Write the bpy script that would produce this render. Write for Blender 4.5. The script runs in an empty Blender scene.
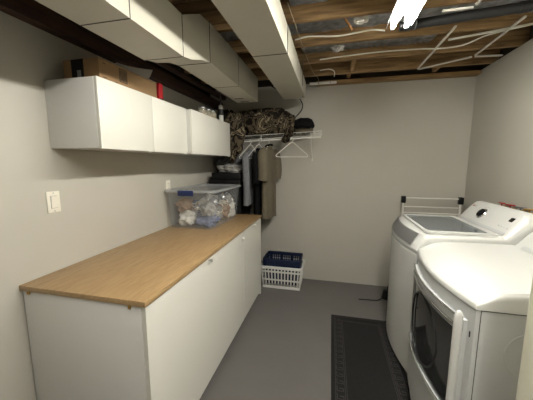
import bpy, bmesh, math, random
from mathutils import Vector, Matrix, noise
random.seed(7)
PI = math.pi
scene = bpy.context.scene
C = scene.collection

# ------------------------------------------------------------------ materials
def lin(h):
    h = h.lstrip('#'); v = [int(h[i:i+2], 16) / 255 for i in (0, 2, 4)]
    return tuple((c / 12.92 if c <= .04045 else ((c + .055) / 1.055) ** 2.4) for c in v) + (1,)

def mat(name, col, rough=.5, metal=0, var=0, scale=20, bump=0, bscale=60, spec=.5, stretch=(1, 1, 1), col2=None, coat=0):
    m = bpy.data.materials.new(name); m.use_nodes = True
    nt = m.node_tree; b = nt.nodes['Principled BSDF']
    b.inputs['Base Color'].default_value = lin(col)
    b.inputs['Roughness'].default_value = rough; b.inputs['Metallic'].default_value = metal
    b.inputs['Specular IOR Level'].default_value = spec
    b.inputs['Coat Weight'].default_value = coat
    tc = nt.nodes.new('ShaderNodeTexCoord'); mp = nt.nodes.new('ShaderNodeMapping')
    mp.inputs['Scale'].default_value = stretch
    nt.links.new(tc.outputs['Object'], mp.inputs['Vector'])
    if var or col2:
        n = nt.nodes.new('ShaderNodeTexNoise'); n.inputs['Scale'].default_value = scale; n.inputs['Detail'].default_value = 5
        nt.links.new(mp.outputs[0], n.inputs['Vector'])
        r = nt.nodes.new('ShaderNodeValToRGB')
        c = Vector(lin(col)[:3])
        c2 = Vector(lin(col2)[:3]) if col2 else c * (1 - var)
        r.color_ramp.elements[0].color = (*c2, 1); r.color_ramp.elements[0].position = .35
        r.color_ramp.elements[1].color = (*c, 1); r.color_ramp.elements[1].position = .65
        nt.links.new(n.outputs['Fac'], r.inputs['Fac']); nt.links.new(r.outputs['Color'], b.inputs['Base Color'])
    if bump:
        n = nt.nodes.new('ShaderNodeTexNoise'); n.inputs['Scale'].default_value = bscale; n.inputs['Detail'].default_value = 4
        nt.links.new(mp.outputs[0], n.inputs['Vector'])
        bp = nt.nodes.new('ShaderNodeBump'); bp.inputs['Strength'].default_value = bump; bp.inputs['Distance'].default_value = .01
        nt.links.new(n.outputs['Fac'], bp.inputs['Height']); nt.links.new(bp.outputs[0], b.inputs['Normal'])
    return m

def clear_mat(name, col, alpha, rough):
    m = bpy.data.materials.new(name); m.use_nodes = True
    nt = m.node_tree; b = nt.nodes['Principled BSDF']
    b.inputs['Base Color'].default_value = lin(col); b.inputs['Roughness'].default_value = rough
    b.inputs['Alpha'].default_value = alpha
    return m

def camo_mat():
    m = bpy.data.materials.new('camo_cloth'); m.use_nodes = True
    nt = m.node_tree; b = nt.nodes['Principled BSDF']; b.inputs['Roughness'].default_value = .9
    b.inputs['Specular IOR Level'].default_value = .2
    tc = nt.nodes.new('ShaderNodeTexCoord')
    n = nt.nodes.new('ShaderNodeTexNoise'); n.inputs['Scale'].default_value = 7; n.inputs['Detail'].default_value = 2; n.inputs['Distortion'].default_value = 1.2
    r = nt.nodes.new('ShaderNodeValToRGB'); r.color_ramp.interpolation = 'CONSTANT'
    st = [(0, '1c1813'), (.42, '54493a'), (.49, '1a1612'), (.55, '7d705c'), (.585, '3a3427'), (.66, '8c7f69')]
    e = r.color_ramp.elements
    e[0].position = 0; e[0].color = lin(st[0][1]); e[1].position = st[1][0]; e[1].color = lin(st[1][1])
    for p, c in st[2:]:
        k = e.new(p); k.color = lin(c)
    nt.links.new(tc.outputs['Object'], n.inputs['Vector']); nt.links.new(n.outputs['Fac'], r.inputs['Fac'])
    nt.links.new(r.outputs['Color'], b.inputs['Base Color'])
    return m

def wood_mat(name, c1, c2, stretch, rough=.45, scale=8, bump=.1):
    m = bpy.data.materials.new(name); m.use_nodes = True
    nt = m.node_tree; b = nt.nodes['Principled BSDF']; b.inputs['Roughness'].default_value = rough
    tc = nt.nodes.new('ShaderNodeTexCoord'); mp = nt.nodes.new('ShaderNodeMapping'); mp.inputs['Scale'].default_value = stretch
    n = nt.nodes.new('ShaderNodeTexNoise'); n.inputs['Scale'].default_value = scale; n.inputs['Detail'].default_value = 8; n.inputs['Distortion'].default_value = .6
    r = nt.nodes.new('ShaderNodeValToRGB'); e = r.color_ramp.elements
    e[0].position = .3; e[0].color = lin(c2); e[1].position = .62; e[1].color = lin(c1)
    nt.links.new(tc.outputs['Object'], mp.inputs['Vector']); nt.links.new(mp.outputs[0], n.inputs['Vector'])
    nt.links.new(n.outputs['Fac'], r.inputs['Fac']); nt.links.new(r.outputs['Color'], b.inputs['Base Color'])
    bp = nt.nodes.new('ShaderNodeBump'); bp.inputs['Strength'].default_value = bump; bp.inputs['Distance'].default_value = .005
    nt.links.new(n.outputs['Fac'], bp.inputs['Height']); nt.links.new(bp.outputs[0], b.inputs['Normal'])
    return m

def emit(name, col, s):
    m = bpy.data.materials.new(name); m.use_nodes = True
    nt = m.node_tree; nt.nodes.clear()
    e = nt.nodes.new('ShaderNodeEmission'); e.inputs[0].default_value = lin(col); e.inputs[1].default_value = s
    o = nt.nodes.new('ShaderNodeOutputMaterial'); nt.links.new(e.outputs[0], o.inputs[0])
    return m

M = dict(
    wall=mat('wall_paint', 'b8b4aa', .6, var=.03, scale=3, bump=.08, bscale=250),
    floor=mat('floor_paint', '625f5c', .45, var=.06, spec=.35, scale=4, bump=.05, bscale=60),
    white=mat('cabinet_white', 'dedcd3', .38),
    side=mat('cabinet_side_white', 'd3d2ce', .45, var=.015, scale=2),
    oak=wood_mat('oak_worktop', 'a98d66', '937650', (12, 1.2, 12), .42, 7, .04),
    joist=wood_mat('joist_pine', 'a48459', '6b5236', (1, 12, 12), .75, 3, .2),
    subfloor=wood_mat('subfloor_board', '4e3c2a', '33261a', (2, 6, 2), .8, 4, .2),
    beam=wood_mat('dark_beam', '4b3020', '2a1a12', (9, 1, 9), .8, 4, .2),
    duct=mat('painted_duct', 'c2beb0', .5, var=.05, scale=5, bump=.06, bscale=40),
    seam=mat('duct_seam', '4c4a45', .7, var=.1),
    foil=mat('foil_insulation', 'c6c8ca', .5, .05, var=.5, scale=18, bump=1, bscale=26),
    app=mat('appliance_enamel', 'd0d0cd', .28, var=.01, scale=2, coat=.3),
    appside=mat('appliance_side', 'bfc0c0', .35, var=.01, scale=2),
    greyp=mat('grey_trim_plastic', '8b8b8a', .35, var=.03, scale=8),
    silver=mat('silver_trim', 'b9bbbc', .28, .35, var=.02),
    chrome=mat('chrome', 'dcdddd', .12, .9, var=.02),
    glassd=mat('dark_door_glass', '2c2d2f', .08, var=.1, scale=2, spec=.9, coat=.6),
    drum=mat('drum_grey', '4a4d4f', .4, .3, var=.1, scale=30),
    lidglass=clear_mat('lid_glass', '8a9194', .45, .04),
    black=mat('black_plastic', '0b0b0c', .55, var=.2, spec=.3),
    blackcloth=mat('black_cloth', '131315', .95, var=.3, scale=40, bump=.3, bscale=90, spec=.15),
    rubber=mat('mat_rubber', '1d1c1c', .85, var=.15, spec=.2, scale=60, bump=.3, bscale=220),
    rubber2=mat('mat_relief', '373535', .8, spec=.2, var=.15, scale=60),
    navy=mat('navy_plastic', '101c3a', .4, var=.06),
    basketw=mat('basket_white_plastic', 'dddcd8', .4, var=.02),
    wire=mat('white_coated_wire', 'e2e0da', .4, var=.02),
    olive=mat('olive_knit', '6c6455', .95, var=.12, scale=60, bump=.3, bscale=180, spec=.15),
    greyc=mat('grey_fleece', '7b7c80', .95, var=.12, scale=50, bump=.3, bscale=140, spec=.15),
    greyc2=mat('pale_grey_cloth', 'a3a19d', .95, var=.15, scale=30, bump=.3, bscale=90, spec=.15),
    camo=camo_mat(),
    card=mat('cardboard', '8f7250', .85, var=.08, scale=10, bump=.1, bscale=80),
    ink=mat('black_print', '211c18', .8, var=.1),
    paper=mat('white_paper', 'dcdad4', .8, var=.04, scale=12),
    red=mat('red_card', 'b01822', .5, var=.05),
    plate=mat('switch_plate', 'e6e1d4', .35, var=.01),
    jar=clear_mat('clear_jar', 'd8d2bc', .35, .08),
    tan=mat('tan_contents', 'a3876a', .7, var=.2, scale=40),
    bin=clear_mat('clear_bin_plastic', 'c9ccd0', .11, .12),
    binlid=clear_mat('frosted_lid_plastic', 'c4c6c6', .5, .2),
    blue=mat('blue_latch', '16295a', .4, var=.05),
    slate=mat('slate_blue_cloth', '6a7392', .9, var=.25, scale=25, bump=.3, bscale=60),
    foilball=mat('silver_bauble', 'c8c8cc', .18, .85, var=.08, scale=20),
    brass=mat('brass', 'b08a4a', .3, .8, var=.08),
    redh=mat('red_valve_handle', 'a62a24', .45, var=.05),
    steel=mat('braided_steel', '8f9192', .35, .7, var=.2, scale=120),
    pipe=mat('dark_grey_pipe', '161617', .5, .0, var=.12, scale=12),
    strip=mat('white_strip', 'e6e3dc', .5, var=.05),
    cable=mat('white_cable', 'd8d4c6', .5, var=.04),
    doorm=mat('door_offwhite', 'cfccba', .4, var=.02),
    lamp=mat('lamp_housing', 'e8e8e6', .35, var=.01),
    tube=emit('fluorescent_tube', 'fcf9ee', 44),
    display=mat('black_display', '0c0c0e', .15, var=.1),
    yellowwood=mat('pale_wood_chip', '93683a', .7, var=.1),
    string=mat('twine', '8a7a60', .9, var=.1),
    grout=mat('concrete_grey', '3c342c', .9, var=.2, scale=6),
)

# ------------------------------------------------------------------ mesh helpers (world metres)
def new(): return bmesh.new()
def box(bm, x0, x1, y0, y1, z0, z1, bev=0, seg=2):
    r = bmesh.ops.create_cube(bm, size=1)
    vs = r['verts']
    for v in vs:
        v.co = Vector(((x0 + x1) / 2 + v.co.x * (x1 - x0), (y0 + y1) / 2 + v.co.y * (y1 - y0), (z0 + z1) / 2 + v.co.z * (z1 - z0)))
    if bev:
        es = list({e for v in vs for e in v.link_edges})
        bmesh.ops.bevel(bm, geom=es, offset=bev, segments=seg, affect='EDGES', profile=.5)
    return bm
def obox(bm, c, size, rot, bev=0):
    b2 = new(); box(b2, -size[0]/2, size[0]/2, -size[1]/2, size[1]/2, -size[2]/2, size[2]/2, bev)
    b2.transform(Matrix.Translation(c) @ rot.to_4x4())
    merge(bm, b2); return bm
def merge(bm, b2):
    me = bpy.data.meshes.new('tmp'); b2.to_mesh(me); b2.free(); bm.from_mesh(me); bpy.data.meshes.remove(me)
def tube(bm, pts, r, n=10, closed=False, caps=True, flat=1):
    pts = [Vector(p) for p in pts]; N = len(pts)
    rs = r if isinstance(r, (list, tuple)) else [r] * N
    rings = []; prev = None
    for i, p in enumerate(pts):
        if closed: d = pts[(i + 1) % N] - pts[i - 1]
        else: d = pts[min(i + 1, N - 1)] - pts[max(i - 1, 0)]
        d.normalize()
        if prev is None:
            a = Vector((0, 0, 1)) if abs(d.z) < .9 else Vector((1, 0, 0))
            u = d.cross(a).normalized()
        else:
            u = (prev - d * prev.dot(d)).normalized()
        prev = u; w = d.cross(u)
        rings.append([bm.verts.new(p + (u * math.cos(2*PI*k/n) + w * flat * math.sin(2*PI*k/n)) * rs[i]) for k in range(n)])
    for i in range(N if closed else N - 1):
        a, b = rings[i], rings[(i + 1) % N]
        for k in range(n):
            bm.faces.new((a[k], a[(k+1) % n], b[(k+1) % n], b[k]))
    if caps and not closed:
        bm.faces.new(rings[0][::-1]); bm.faces.new(rings[-1])
    return bm
def smooth_path(pts, k=6):
    pts = [Vector(p) for p in pts]; out = []
    for i in range(len(pts) - 1):
        p0 = pts[max(i-1, 0)]; p1 = pts[i]; p2 = pts[i+1]; p3 = pts[min(i+2, len(pts)-1)]
        for j in range(k):
            t = j / k
            out.append(.5 * ((2*p1) + (p2-p0)*t + (2*p0-5*p1+4*p2-p3)*t*t + (3*p1-p0-3*p2+p3)*t**3))
    out.append(pts[-1]); return out
def lathe(bm, c, prof, n=24, axis='z'):
    c = Vector(c); rings = []
    for r, h in prof:
        ring = []
        for k in range(n):
            a = 2*PI*k/n
            v = Vector((r*math.cos(a), r*math.sin(a), h))
            if axis == 'x': v = Vector((v.z, v.x, v.y))
            if axis == 'y': v = Vector((v.x, v.z, v.y))
            ring.append(bm.verts.new(c + v))
        rings.append(ring)
    for a, b in zip(rings, rings[1:]):
        for k in range(n): bm.faces.new((a[k], a[(k+1) % n], b[(k+1) % n], b[k]))
    bm.faces.new(rings[0][::-1]); bm.faces.new(rings[-1])
    return bm
def grid(bm, rows, close_u=False):
    g = [[bm.verts.new(p) for p in row] for row in rows]
    for a, b in zip(g, g[1:]):
        m = len(a)
        for k in range(m if close_u else m - 1):
            bm.faces.new((a[k], a[(k+1) % m], b[(k+1) % m], b[k]))
    return g
def prism(bm, poly, ax, a, b):
    """extrude polygon (2D list) along axis 'y' (poly in x,z), 'z' (poly in x,y) or 'x' (poly in y,z)."""
    f = {'y': lambda p, t: (p[0], t, p[1]), 'z': lambda p, t: (p[0], p[1], t), 'x': lambda p, t: (t, p[0], p[1])}[ax]
    A = [bm.verts.new(f(p, a)) for p in poly]; B = [bm.verts.new(f(p, b)) for p in poly]
    n = len(poly)
    for k in range(n): bm.faces.new((A[k], A[(k+1) % n], B[(k+1) % n], B[k]))
    bm.faces.new(A[::-1]); bm.faces.new(B)
    return bm

# ------------------------------------------------------------------ object helpers
def wloc(o):
    v = Vector((0, 0, 0))
    while o: v += o.location; o = o.parent
    return v
def obj(name, bm, m, parent=None, smooth=None, origin=None):
    bmesh.ops.recalc_face_normals(bm, faces=bm.faces)
    if parent is not None: off = wloc(parent)
    elif origin is not None: off = Vector(origin)
    else:
        xs = [v.co.x for v in bm.verts]; ys = [v.co.y for v in bm.verts]; zs = [v.co.z for v in bm.verts]
        off = Vector(((min(xs)+max(xs))/2, (min(ys)+max(ys))/2, min(zs)))
    bm.transform(Matrix.Translation(-off))
    me = bpy.data.meshes.new(name); bm.to_mesh(me); bm.free()
    me.materials.append(m)
    ang = smooth if smooth is not None else 35
    if ang:
        for p in me.polygons: p.use_smooth = True
        me.set_sharp_from_angle(angle=math.radians(ang))
    o = bpy.data.objects.new(name, me); C.objects.link(o)
    if parent is not None: o.parent = parent
    else: o.location = off
    return o
def tag(o, label, cat, group=None):
    o['label'] = label; o['category'] = cat
    if group: o['group'] = group
    return o
def thing(name, label, cat, loc=(0, 0, 0), group=None):
    o = bpy.data.objects.new(name, None); C.objects.link(o); o.location = loc; o.empty_display_size = .05
    return tag(o, label, cat, group)
def struct(name, bm, m, parent=None, smooth=None):
    o = obj(name, bm, m, parent, smooth)
    if parent is None: o['kind'] = 'structure'
    return o
def text_mesh(body, size, thick=.0006):
    cu = bpy.data.curves.new('t', 'FONT'); cu.body = body; cu.size = size; cu.extrude = thick
    cu.align_x = 'CENTER'; cu.align_y = 'CENTER'; cu.resolution_u = 3
    to = bpy.data.objects.new('t', cu); me = bpy.data.meshes.new_from_object(to)
    b = new(); b.from_mesh(me); bpy.data.objects.remove(to); bpy.data.meshes.remove(me); bpy.data.curves.remove(cu)
    return b

XL, XR, YB, YF = -1.485, 1.491, 3.52, -2.3
HC = 2.506
# ------------------------------------------------------------------ setting
struct('floor', box(new(), XL-.12, XR+.12, YF-.12, YB+.12, -.08, 0), M['floor'])
struct('wall_back', box(new(), XL-.12, XR+.12, YB, YB+.1, 0, HC), M['wall'])
struct('wall_left', box(new(), XL-.1, XL, YF, YB, 0, 2.235), M['wall'])
struct('wall_right', box(new(), XR, XR+.1, YF, YB, 0, HC), M['wall'])
struct('wall_front', box(new(), XL-.12, XR+.12, YF-.1, YF, 0, HC), M['wall'])
struct('ceiling', box(new(), XL-.3, XR+.3, YF-.12, YB+.3, 2.75, 2.77), M['subfloor'])
struct('trim_1', box(new(), XL-.12, -1.425, YF, YB, 2.235, 2.33, .004), M['beam'])          # dark sill beam on the left wall
struct('trim_2', box(new(), XL-.3, XL-.12, YF, YB+.1, 2.0, 2.75), M['grout'])               # rim above the left wall
struct('trim_3', box(new(), XR+.05, XR+.25, YF, YB+.1, HC, 2.75), M['grout'])
struct('trim_4', box(new(), XL-.12, XR+.05, YB+.02, YB+.2, HC, 2.75), M['grout'])
struct('trim_5', box(new(), -.2, XR, YB-.10, YB, 2.47, 2.506, .003), M['joist'])             # plate along the back wall top

# joists along x
names = {3.2: 'nearest the back wall', 2.8: 'second from the back wall', 2.4: 'third from the back wall behind the grey pipe',
         2.0: 'fourth from the back wall at the far end of the tube light'}
ys = [3.215, 2.81, 2.405, 2.0, 1.595, 1.19, .785, .38, -.025, -.43, -.835, -1.24, -1.645, -2.05]
where = ['nearest the back wall', 'second from the back wall', 'third from the back wall, behind the grey pipe',
         'fourth from back wall at the tube light end', 'at the top edge of the photo above the tube light']
for i, y in enumerate(ys):
    j = obj('ceiling_joist', box(new(), XL-.1, XR+.2, y, y+.04, HC+.004, 2.75, .002), M['joist'])
    if i < 5: tag(j, 'exposed pine ceiling joist ' + where[i], 'joist', 'exposed ceiling joists')
    else: tag(j, 'exposed pine ceiling joist above and behind the camera', 'joist', 'exposed ceiling joists')
# foil insulation strips in the bays
def foil(y0, y1, x0, x1, z0, label):
    b = new(); n = 70; rows = []
    for k in range(9):
        a = k/8
        rows.append([(x0+(x1-x0)*t/n, y0+(y1-y0)*a,
                      z0 + .025*abs(noise.noise(Vector((t*.35, a*5, y0*9)))) - .02*math.sin(PI*a)) for t in range(n+1)])
    grid(b, rows)
    bmesh.ops.solidify(b, geom=b.faces[:], thickness=.02)
    tag(obj('foil_insulation', b, M['foil'], smooth=50), label, 'insulation', 'foil insulation between joists')
foil(2.05, 2.395, -1.2, 1.5, 2.595, 'crinkled silver foil insulation above the grey ceiling pipe')
foil(2.455, 2.8, -.3, .80, 2.59, 'crinkled silver foil insulation between second and third joist from the back wall')
foil(1.645, 1.99, -.3, 1.5, 2.60, 'crinkled silver foil insulation in the bay over the tube light')
for (x, y0, y1, lab) in ((.14, 3.255, 3.42, 'short wooden blocking beside the back wall plate'), (.16, 2.85, 3.21, 'wooden blocking between the two joists nearest the back wall'),
                       (1.02, 3.255, 3.42, 'short wooden blocking by the right end of the back wall')):
    tag(obj('joist_blocking', box(new(), x, x+.04, y0+.002, y1, HC+.01, 2.7, .002), M['joist']), lab, 'wood block', 'blocking between joists')

# white strips under the joists
def strip(p, q, w, label, z=2.497):
    p = Vector((*p, z)); q = Vector((*q, z)); d = q-p; a = math.atan2(d.y, d.x)
    b = new(); obox(b, (p+q)/2, (d.length, w, .012), Matrix.Rotation(a, 3, 'Z'), .002)
    tag(obj('ceiling_strip', b, M['strip']), label, 'strip', 'white strips under the joists')
strip((.826, 3.20), (.818, 2.30), .016, 'thin white strip running front to back, right of the tube light')
strip((.823, 2.03), (.817, 1.5), .016, 'thin white strip ahead of the grey ceiling pipe')
strip((.838, 3.215), (1.205, 2.965), .016, 'thin white strip slanting along the back of the ceiling')
strip((1.225, 2.955), (1.45, 2.985), .02, 'short white strip ending by the right wall corner')
strip((1.215, 2.93), (1.205, 2.26), .016, 'thin white strip running front to back nearest the right wall')
strip((.842, 2.489), (1.40, 2.32), .016, 'thin white strip crossing behind the grey pipe', 2.482)
strip((.64, 2.03), (.808, 2.03), .014, 'short white strip in front of the grey pipe beside the light', 2.482)
# pipe
b = new(); tube(b, [(.42, 2.135, 2.462), (1.484, 2.0, 2.462)], .029, 20)
t = thing('drain_pipe', 'dark grey pipe running under the joists behind the tube light', 'pipe', (.9, 2.13, 2.4))
obj('pipe_run', b, M['pipe'], t)
for f in (.05, .62):
    x = .42 + 1.064*f; y = 2.135 - .135*f
    b = new(); tube(b, [(x-.02, y+.003, 2.462), (x+.02, y-.003, 2.462)], .033, 20); obj('coupling', b, M['pipe'], t)
    b = new(); tube(b, [(x+.04, y-.045, 2.51), (x+.04, y-.041, 2.45), (x+.04, y-.006, 2.428), (x+.04, y+.035, 2.45), (x+.04, y+.039, 2.51)], .004, 6); obj('strap', b, M['steel'], t)
# white cables
def cable(pts, r, m, name, label, cat='cable'):
    b = new(); tube(b, smooth_path(pts), r, 8); return tag(obj(name, b, m), label, cat)
cable([(-.30, 2.236, 2.49), (-.2, 2.215, 2.495), (-.114, 2.22, 2.49), (.02, 2.235, 2.485), (.144, 2.226, 2.49), (.25, 2.205, 2.49), (.34, 2.203, 2.475)], .006, M['cable'], 'ceiling_cable',
      'white electrical cable sagging from the right duct to the tube light')
cable([(-.132, 2.69, 2.488), (.1, 2.66, 2.49), (.374, 2.64, 2.492), (.70, 2.637, 2.486), (.834, 2.62, 2.47), (.983, 2.58, 2.468), (1.079, 2.44, 2.472), (1.24, 2.33, 2.466), (1.46, 2.3, 2.488)], .006, M['cable'], 'ceiling_cable',
      'long white cable running behind the tube light to the right wall')
cable([(-.14, 3.0, 2.49), (-.05, 2.97, 2.488), (0.0, 3.0, 2.47), (.0, 3.0, 2.42)], .005, M['cable'], 'ceiling_cable', 'short white cable end dangling near the back left of the open ceiling')
cable([(-.285, 1.75, 2.50), (-.26, 2.1, 2.47), (-.235, 2.5, 2.45), (-.2, 2.9, 2.44), (-.17, 3.2, 2.47), (-.17, 3.45, 2.44)], .0028, M['string'], 'twine', 'thin brown twine strung along the right side of the wide duct', 'string')
b = new(); box(b, -.28, .03, YB-.122, YB-.102, 2.462, 2.488, .003)
t = thing('conduit_channel', 'white conduit channel on the plate at top of the back wall', 'conduit', (-.1, YB-.11, 2.462))
obj('channel', b, M['strip'], t)
for x in (-.18, -.04): obj('fastener', lathe(new(), (x, YB-.1225, 2.475), [(.006, -.003), (.006, .002)], 10, 'y'), M['steel'], t)
# crumpled bits in the ceiling
def crumple(c, s, m, name, label, cat, seed, fold=.6):
    b = new(); bmesh.ops.create_icosphere(b, subdivisions=4, radius=1)
    for v in b.verts:
        n = noise.noise_vector(v.co*2.2 + Vector((seed, 0, 0)))
        n2 = noise.noise(v.co*5 + Vector((seed, 3, 0)))
        p = v.co*(1 + fold*.35*n2) + n*fold*.5
        v.co = Vector((c[0]+p.x*s[0], c[1]+p.y*s[1], c[2]+p.z*s[2]))
    return tag(obj(name, b, m, smooth=25), label, cat)
crumple((.165, 2.065, 2.50), (.045, .018, .026), M['paper'], 'crumpled_plastic', 'crumpled white plastic scrap stuffed beside the joist left of the tube light', 'plastic scrap', 3)
crumple((.02, 2.50, 2.50), (.05, .02, .028), M['greyc2'], 'crumpled_plastic', 'crumpled grey plastic scrap tucked behind the white ceiling cable', 'plastic scrap', 8)
b = new(); obox(b, Vector((.085, 2.06, 2.478)), (.014, .02, .09), Matrix.Rotation(-.6, 3, 'Y'), .003)
tag(obj('wood_offcut', b, M['yellowwood']), 'small pale wood offcut hanging by the crumpled white plastic', 'wood')

# ------------------------------------------------------------------ tube lights
def fixture(x0, y0, L, label, z=2.41):
    t = thing('tube_light', label, 'ceiling light', (x0+.07, y0+L/2, z))
    b = new(); prism(b, [(x0-.006, z+.004), (x0+.012, z+.066), (x0+.02, z+.075), (x0+.12, z+.075), (x0+.128, z+.066), (x0+.146, z+.004), (x0+.143, z+.004), (x0+.125, z+.063), (x0+.115, z+.068), (x0+.025, z+.068), (x0+.015, z+.063), (x0-.003, z+.004)], 'y', y0, y0+L)
    obj('housing', b, M['lamp'], t)
    b = new(); prism(b, [(x0+.058, z+.066), (x0+.082, z+.066), (x0+.074, z+.04), (x0+.066, z+.04)], 'y', y0+.005, y0+L-.005); obj('reflector', b, M['lamp'], t)
    for x in (x0+.030, x0+.110):
        b = new(); tube(b, [(x, y0+.03, z), (x, y0+L-.03, z)], .0145, 14); tb = obj('tube', b, M['tube'], t)
        for ye, s in ((y0+.03, -1), (y0+L-.03, 1)):
            obj('end_cap', box(new(), x-.012, x+.012, min(ye, ye+s*.02), max(ye, ye+s*.02), z-.016, z+.066, .003), M['lamp'], t)
    for yy in (y0+.2, y0+L-.2):
        b = new(); tube(b, [(x0+.07, yy, z+.075), (x0+.07, yy, 2.52)], .003, 6); obj('hanger_wire', b, M['steel'], t)
    return t
fixture(.325, .80, 1.23, 'twin tube fluorescent light glowing under the ceiling joists')
fixture(.325, -.52, 1.23, 'twin tube fluorescent light overhead, above the camera')

# ------------------------------------------------------------------ ducts
def ring_at(y, x0, x1, z0, z1): return [(x0, y, z0), (x1, y, z0), (x1, y, z1), (x0, y, z1)]
def loft(bm, rings):
    g = grid(bm, rings, True)
    bm.faces.new(g[0][::-1]); bm.faces.new(g[-1]); return bm
t = thing('air_duct', 'pale painted air duct on the left, stepping up past the shelf cabinets', 'duct', (-.9, 1, 2.1))
obj('duct_section', loft(new(), [ring_at(YF+.02, -1.017, -.78, 2.108, 2.316), ring_at(1.385, -1.017, -.78, 2.108, 2.316)]), M['duct'], t)
obj('transition', loft(new(), [ring_at(1.39, -1.012, -.782, 2.110, 2.314), ring_at(1.48, -1.0, -.782, 2.125, 2.36), ring_at(1.60, -.995, -.782, 2.165, 2.42),
    ring_at(1.72, -1.004, -.78, 2.19, 2.43)]), M['duct'], t, 60)
obj('duct_section', loft(new(), [ring_at(1.725, -1.006, -.78, 2.19, 2.434), ring_at(2.9, -1.006, -.78, 2.19, 2.434)]), M['duct'], t)
for y, z0, z1 in ((.99, 2.106, 2.318), (1.385, 2.1065, 2.318), (1.722, 2.188, 2.436), (2.28, 2.188, 2.436)):
    obj('joint_seam', loft(new(), [ring_at(y, -1.0175, -.7785, z0, z1), ring_at(y+.004, -1.0175, -.7785, z0, z1)]), M['seam'], t)
obj('slot', box(new(), -.97, -.88, 2.70, 2.712, 2.187, 2.192), M['black'], t)
obj('slot', box(new(), -.95, -.86, 2.83, 2.842, 2.187, 2.192), M['black'], t)
t = thing('air_duct', 'wide pale painted air duct hanging left of the tube light', 'duct', (-.43, 1, 2.27))
obj('duct_section', loft(new(), [ring_at(YF+.02, -.548, -.308, 2.273, 2.446), ring_at(1.905, -.548, -.308, 2.273, 2.446)]), M['duct'], t)
obj('duct_section', loft(new(), [ring_at(1.911, -.55, -.306, 2.272, 2.447), ring_at(3.22, -.555, -.308, 2.272, 2.44)]), M['duct'], t)
obj('joint_seam', loft(new(), [ring_at(1.905, -.5515, -.3045, 2.2705, 2.449), ring_at(1.911, -.5515, -.3045, 2.2705, 2.449)]), M['seam'], t)
obj('rivet', lathe(new(), (-.33, 3.12, 2.269), [(.008, 0), (.008, .004)], 10), M['seam'], t)
for y in (1.2, 2.8):
    b = new(); box(b, -.302, -.299, y, y+.02, 2.30, 2.56); obj('hanger_strap', b, M['seam'], t)
# duct crosspiece and dark wire behind
b = new(); tube(b, smooth_path([(-.72, 3.3, 2.45), (-.55, 3.32, 2.36), (-.42, 3.4, 2.33), (-.36, 3.4, 2.25), (-.37, 3.4, 2.18), (-.42, 3.4, 2.12), (-.45, 3.38, 2.09)]), .006, 8)
tag(obj('black_cable', b, M['black']), 'black cable drooping from the duct end above the camouflage clothes', 'cable')
b = new(); tube(b, smooth_path([(-1.37, .9, 2.36), (-1.36, 1.6, 2.35), (-1.36, 2.2, 2.352), (-1.37, 2.9, 2.36), (-1.38, 3.45, 2.38)]), .028, 12)
tag(obj('water_pipe', b, M['beam']), 'dark brown pipe running beside the beam over the shelf cabinets', 'pipe')

# ------------------------------------------------------------------ base cabinets + worktop
Yc = [.965, 1.65, 2.35, 2.99]
lab = ['white base cabinet at the near end with exposed side panel', 'white base cabinet in the middle of the run', 'white base cabinet at the far end beside the laundry baskets']
for i in range(3):
    y0, y1 = Yc[i]+(.001 if i == 2 else 0), Yc[i+1]-(.001 if i == 1 else 0)
    t = thing('base_cabinet', lab[i], 'cabinet', (-1.1, (y0+y1)/2, 0), 'white base cabinets under the worktop')
    b = new()
    box(b, XL+.012, -.797, y0, y0+.018,   .06 if i else .0, .924, .001); box(b, XL+.012, -.797, y1-.018, y1, .06, .924, .001)
    box(b, XL+.012, -.797, y0+.018, y1-.018, .06, .078); box(b, XL+.012, XL+.02, y0+.018, y1-.018, .078, .924)
    box(b, XL+.02, -.797, y0+.018, y1-.018, .906, .924)
    obj('body', b, M['side'], t)
    d = obj('door', box(new(), -.795, -.775, y0+(.007 if i == 2 else 0), y1-(.006 if i == 1 else 0), .05, .920), M['white'], t)
    if i < 2 or 1:
        ky = y1-.05 if i < 2 else y1-.30
        kz = .908 if i == 0 else (.868 if i == 1 else .905)
        b = new(); lathe(b, (-.775, ky, kz), [(.005, 0), (.005, .012), (.011, .015), (.012, .024), (.007, .028)], 14, 'x'); obj('knob', b, M['chrome' if i == 0 else 'wire'], d)
    if i == 2: obj('end_foot', box(new(), -.815, -.776, y1-.03, y1-.002, 0, .0495, .002), M['wire'], t)
    for (lx, ly) in ((-1.43, y0+.05), (-1.43, y1-.05), (-.83, y0+.05), (-.86, y1-.05)):
        obj('leg', lathe(new(), (lx, ly, 0), [(.024, 0), (.024, .01), (.017, .014), (.017, .059)], 12), M['white'], t)
t = thing('worktop', 'oak effect worktop over the white base cabinets', 'worktop', (-1.1, 2, .925))
obj('top', box(new(), XL+.002, -.768,   .955, 3.0, .925, .9515, .003), M['oak'], t)
for x in (-1.44, -.86):
    b = new(); box(b, x, x+.014, .957, .9645, .908, .9245, .001); obj('screw_tab', b, M['brass'], t)

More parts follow.
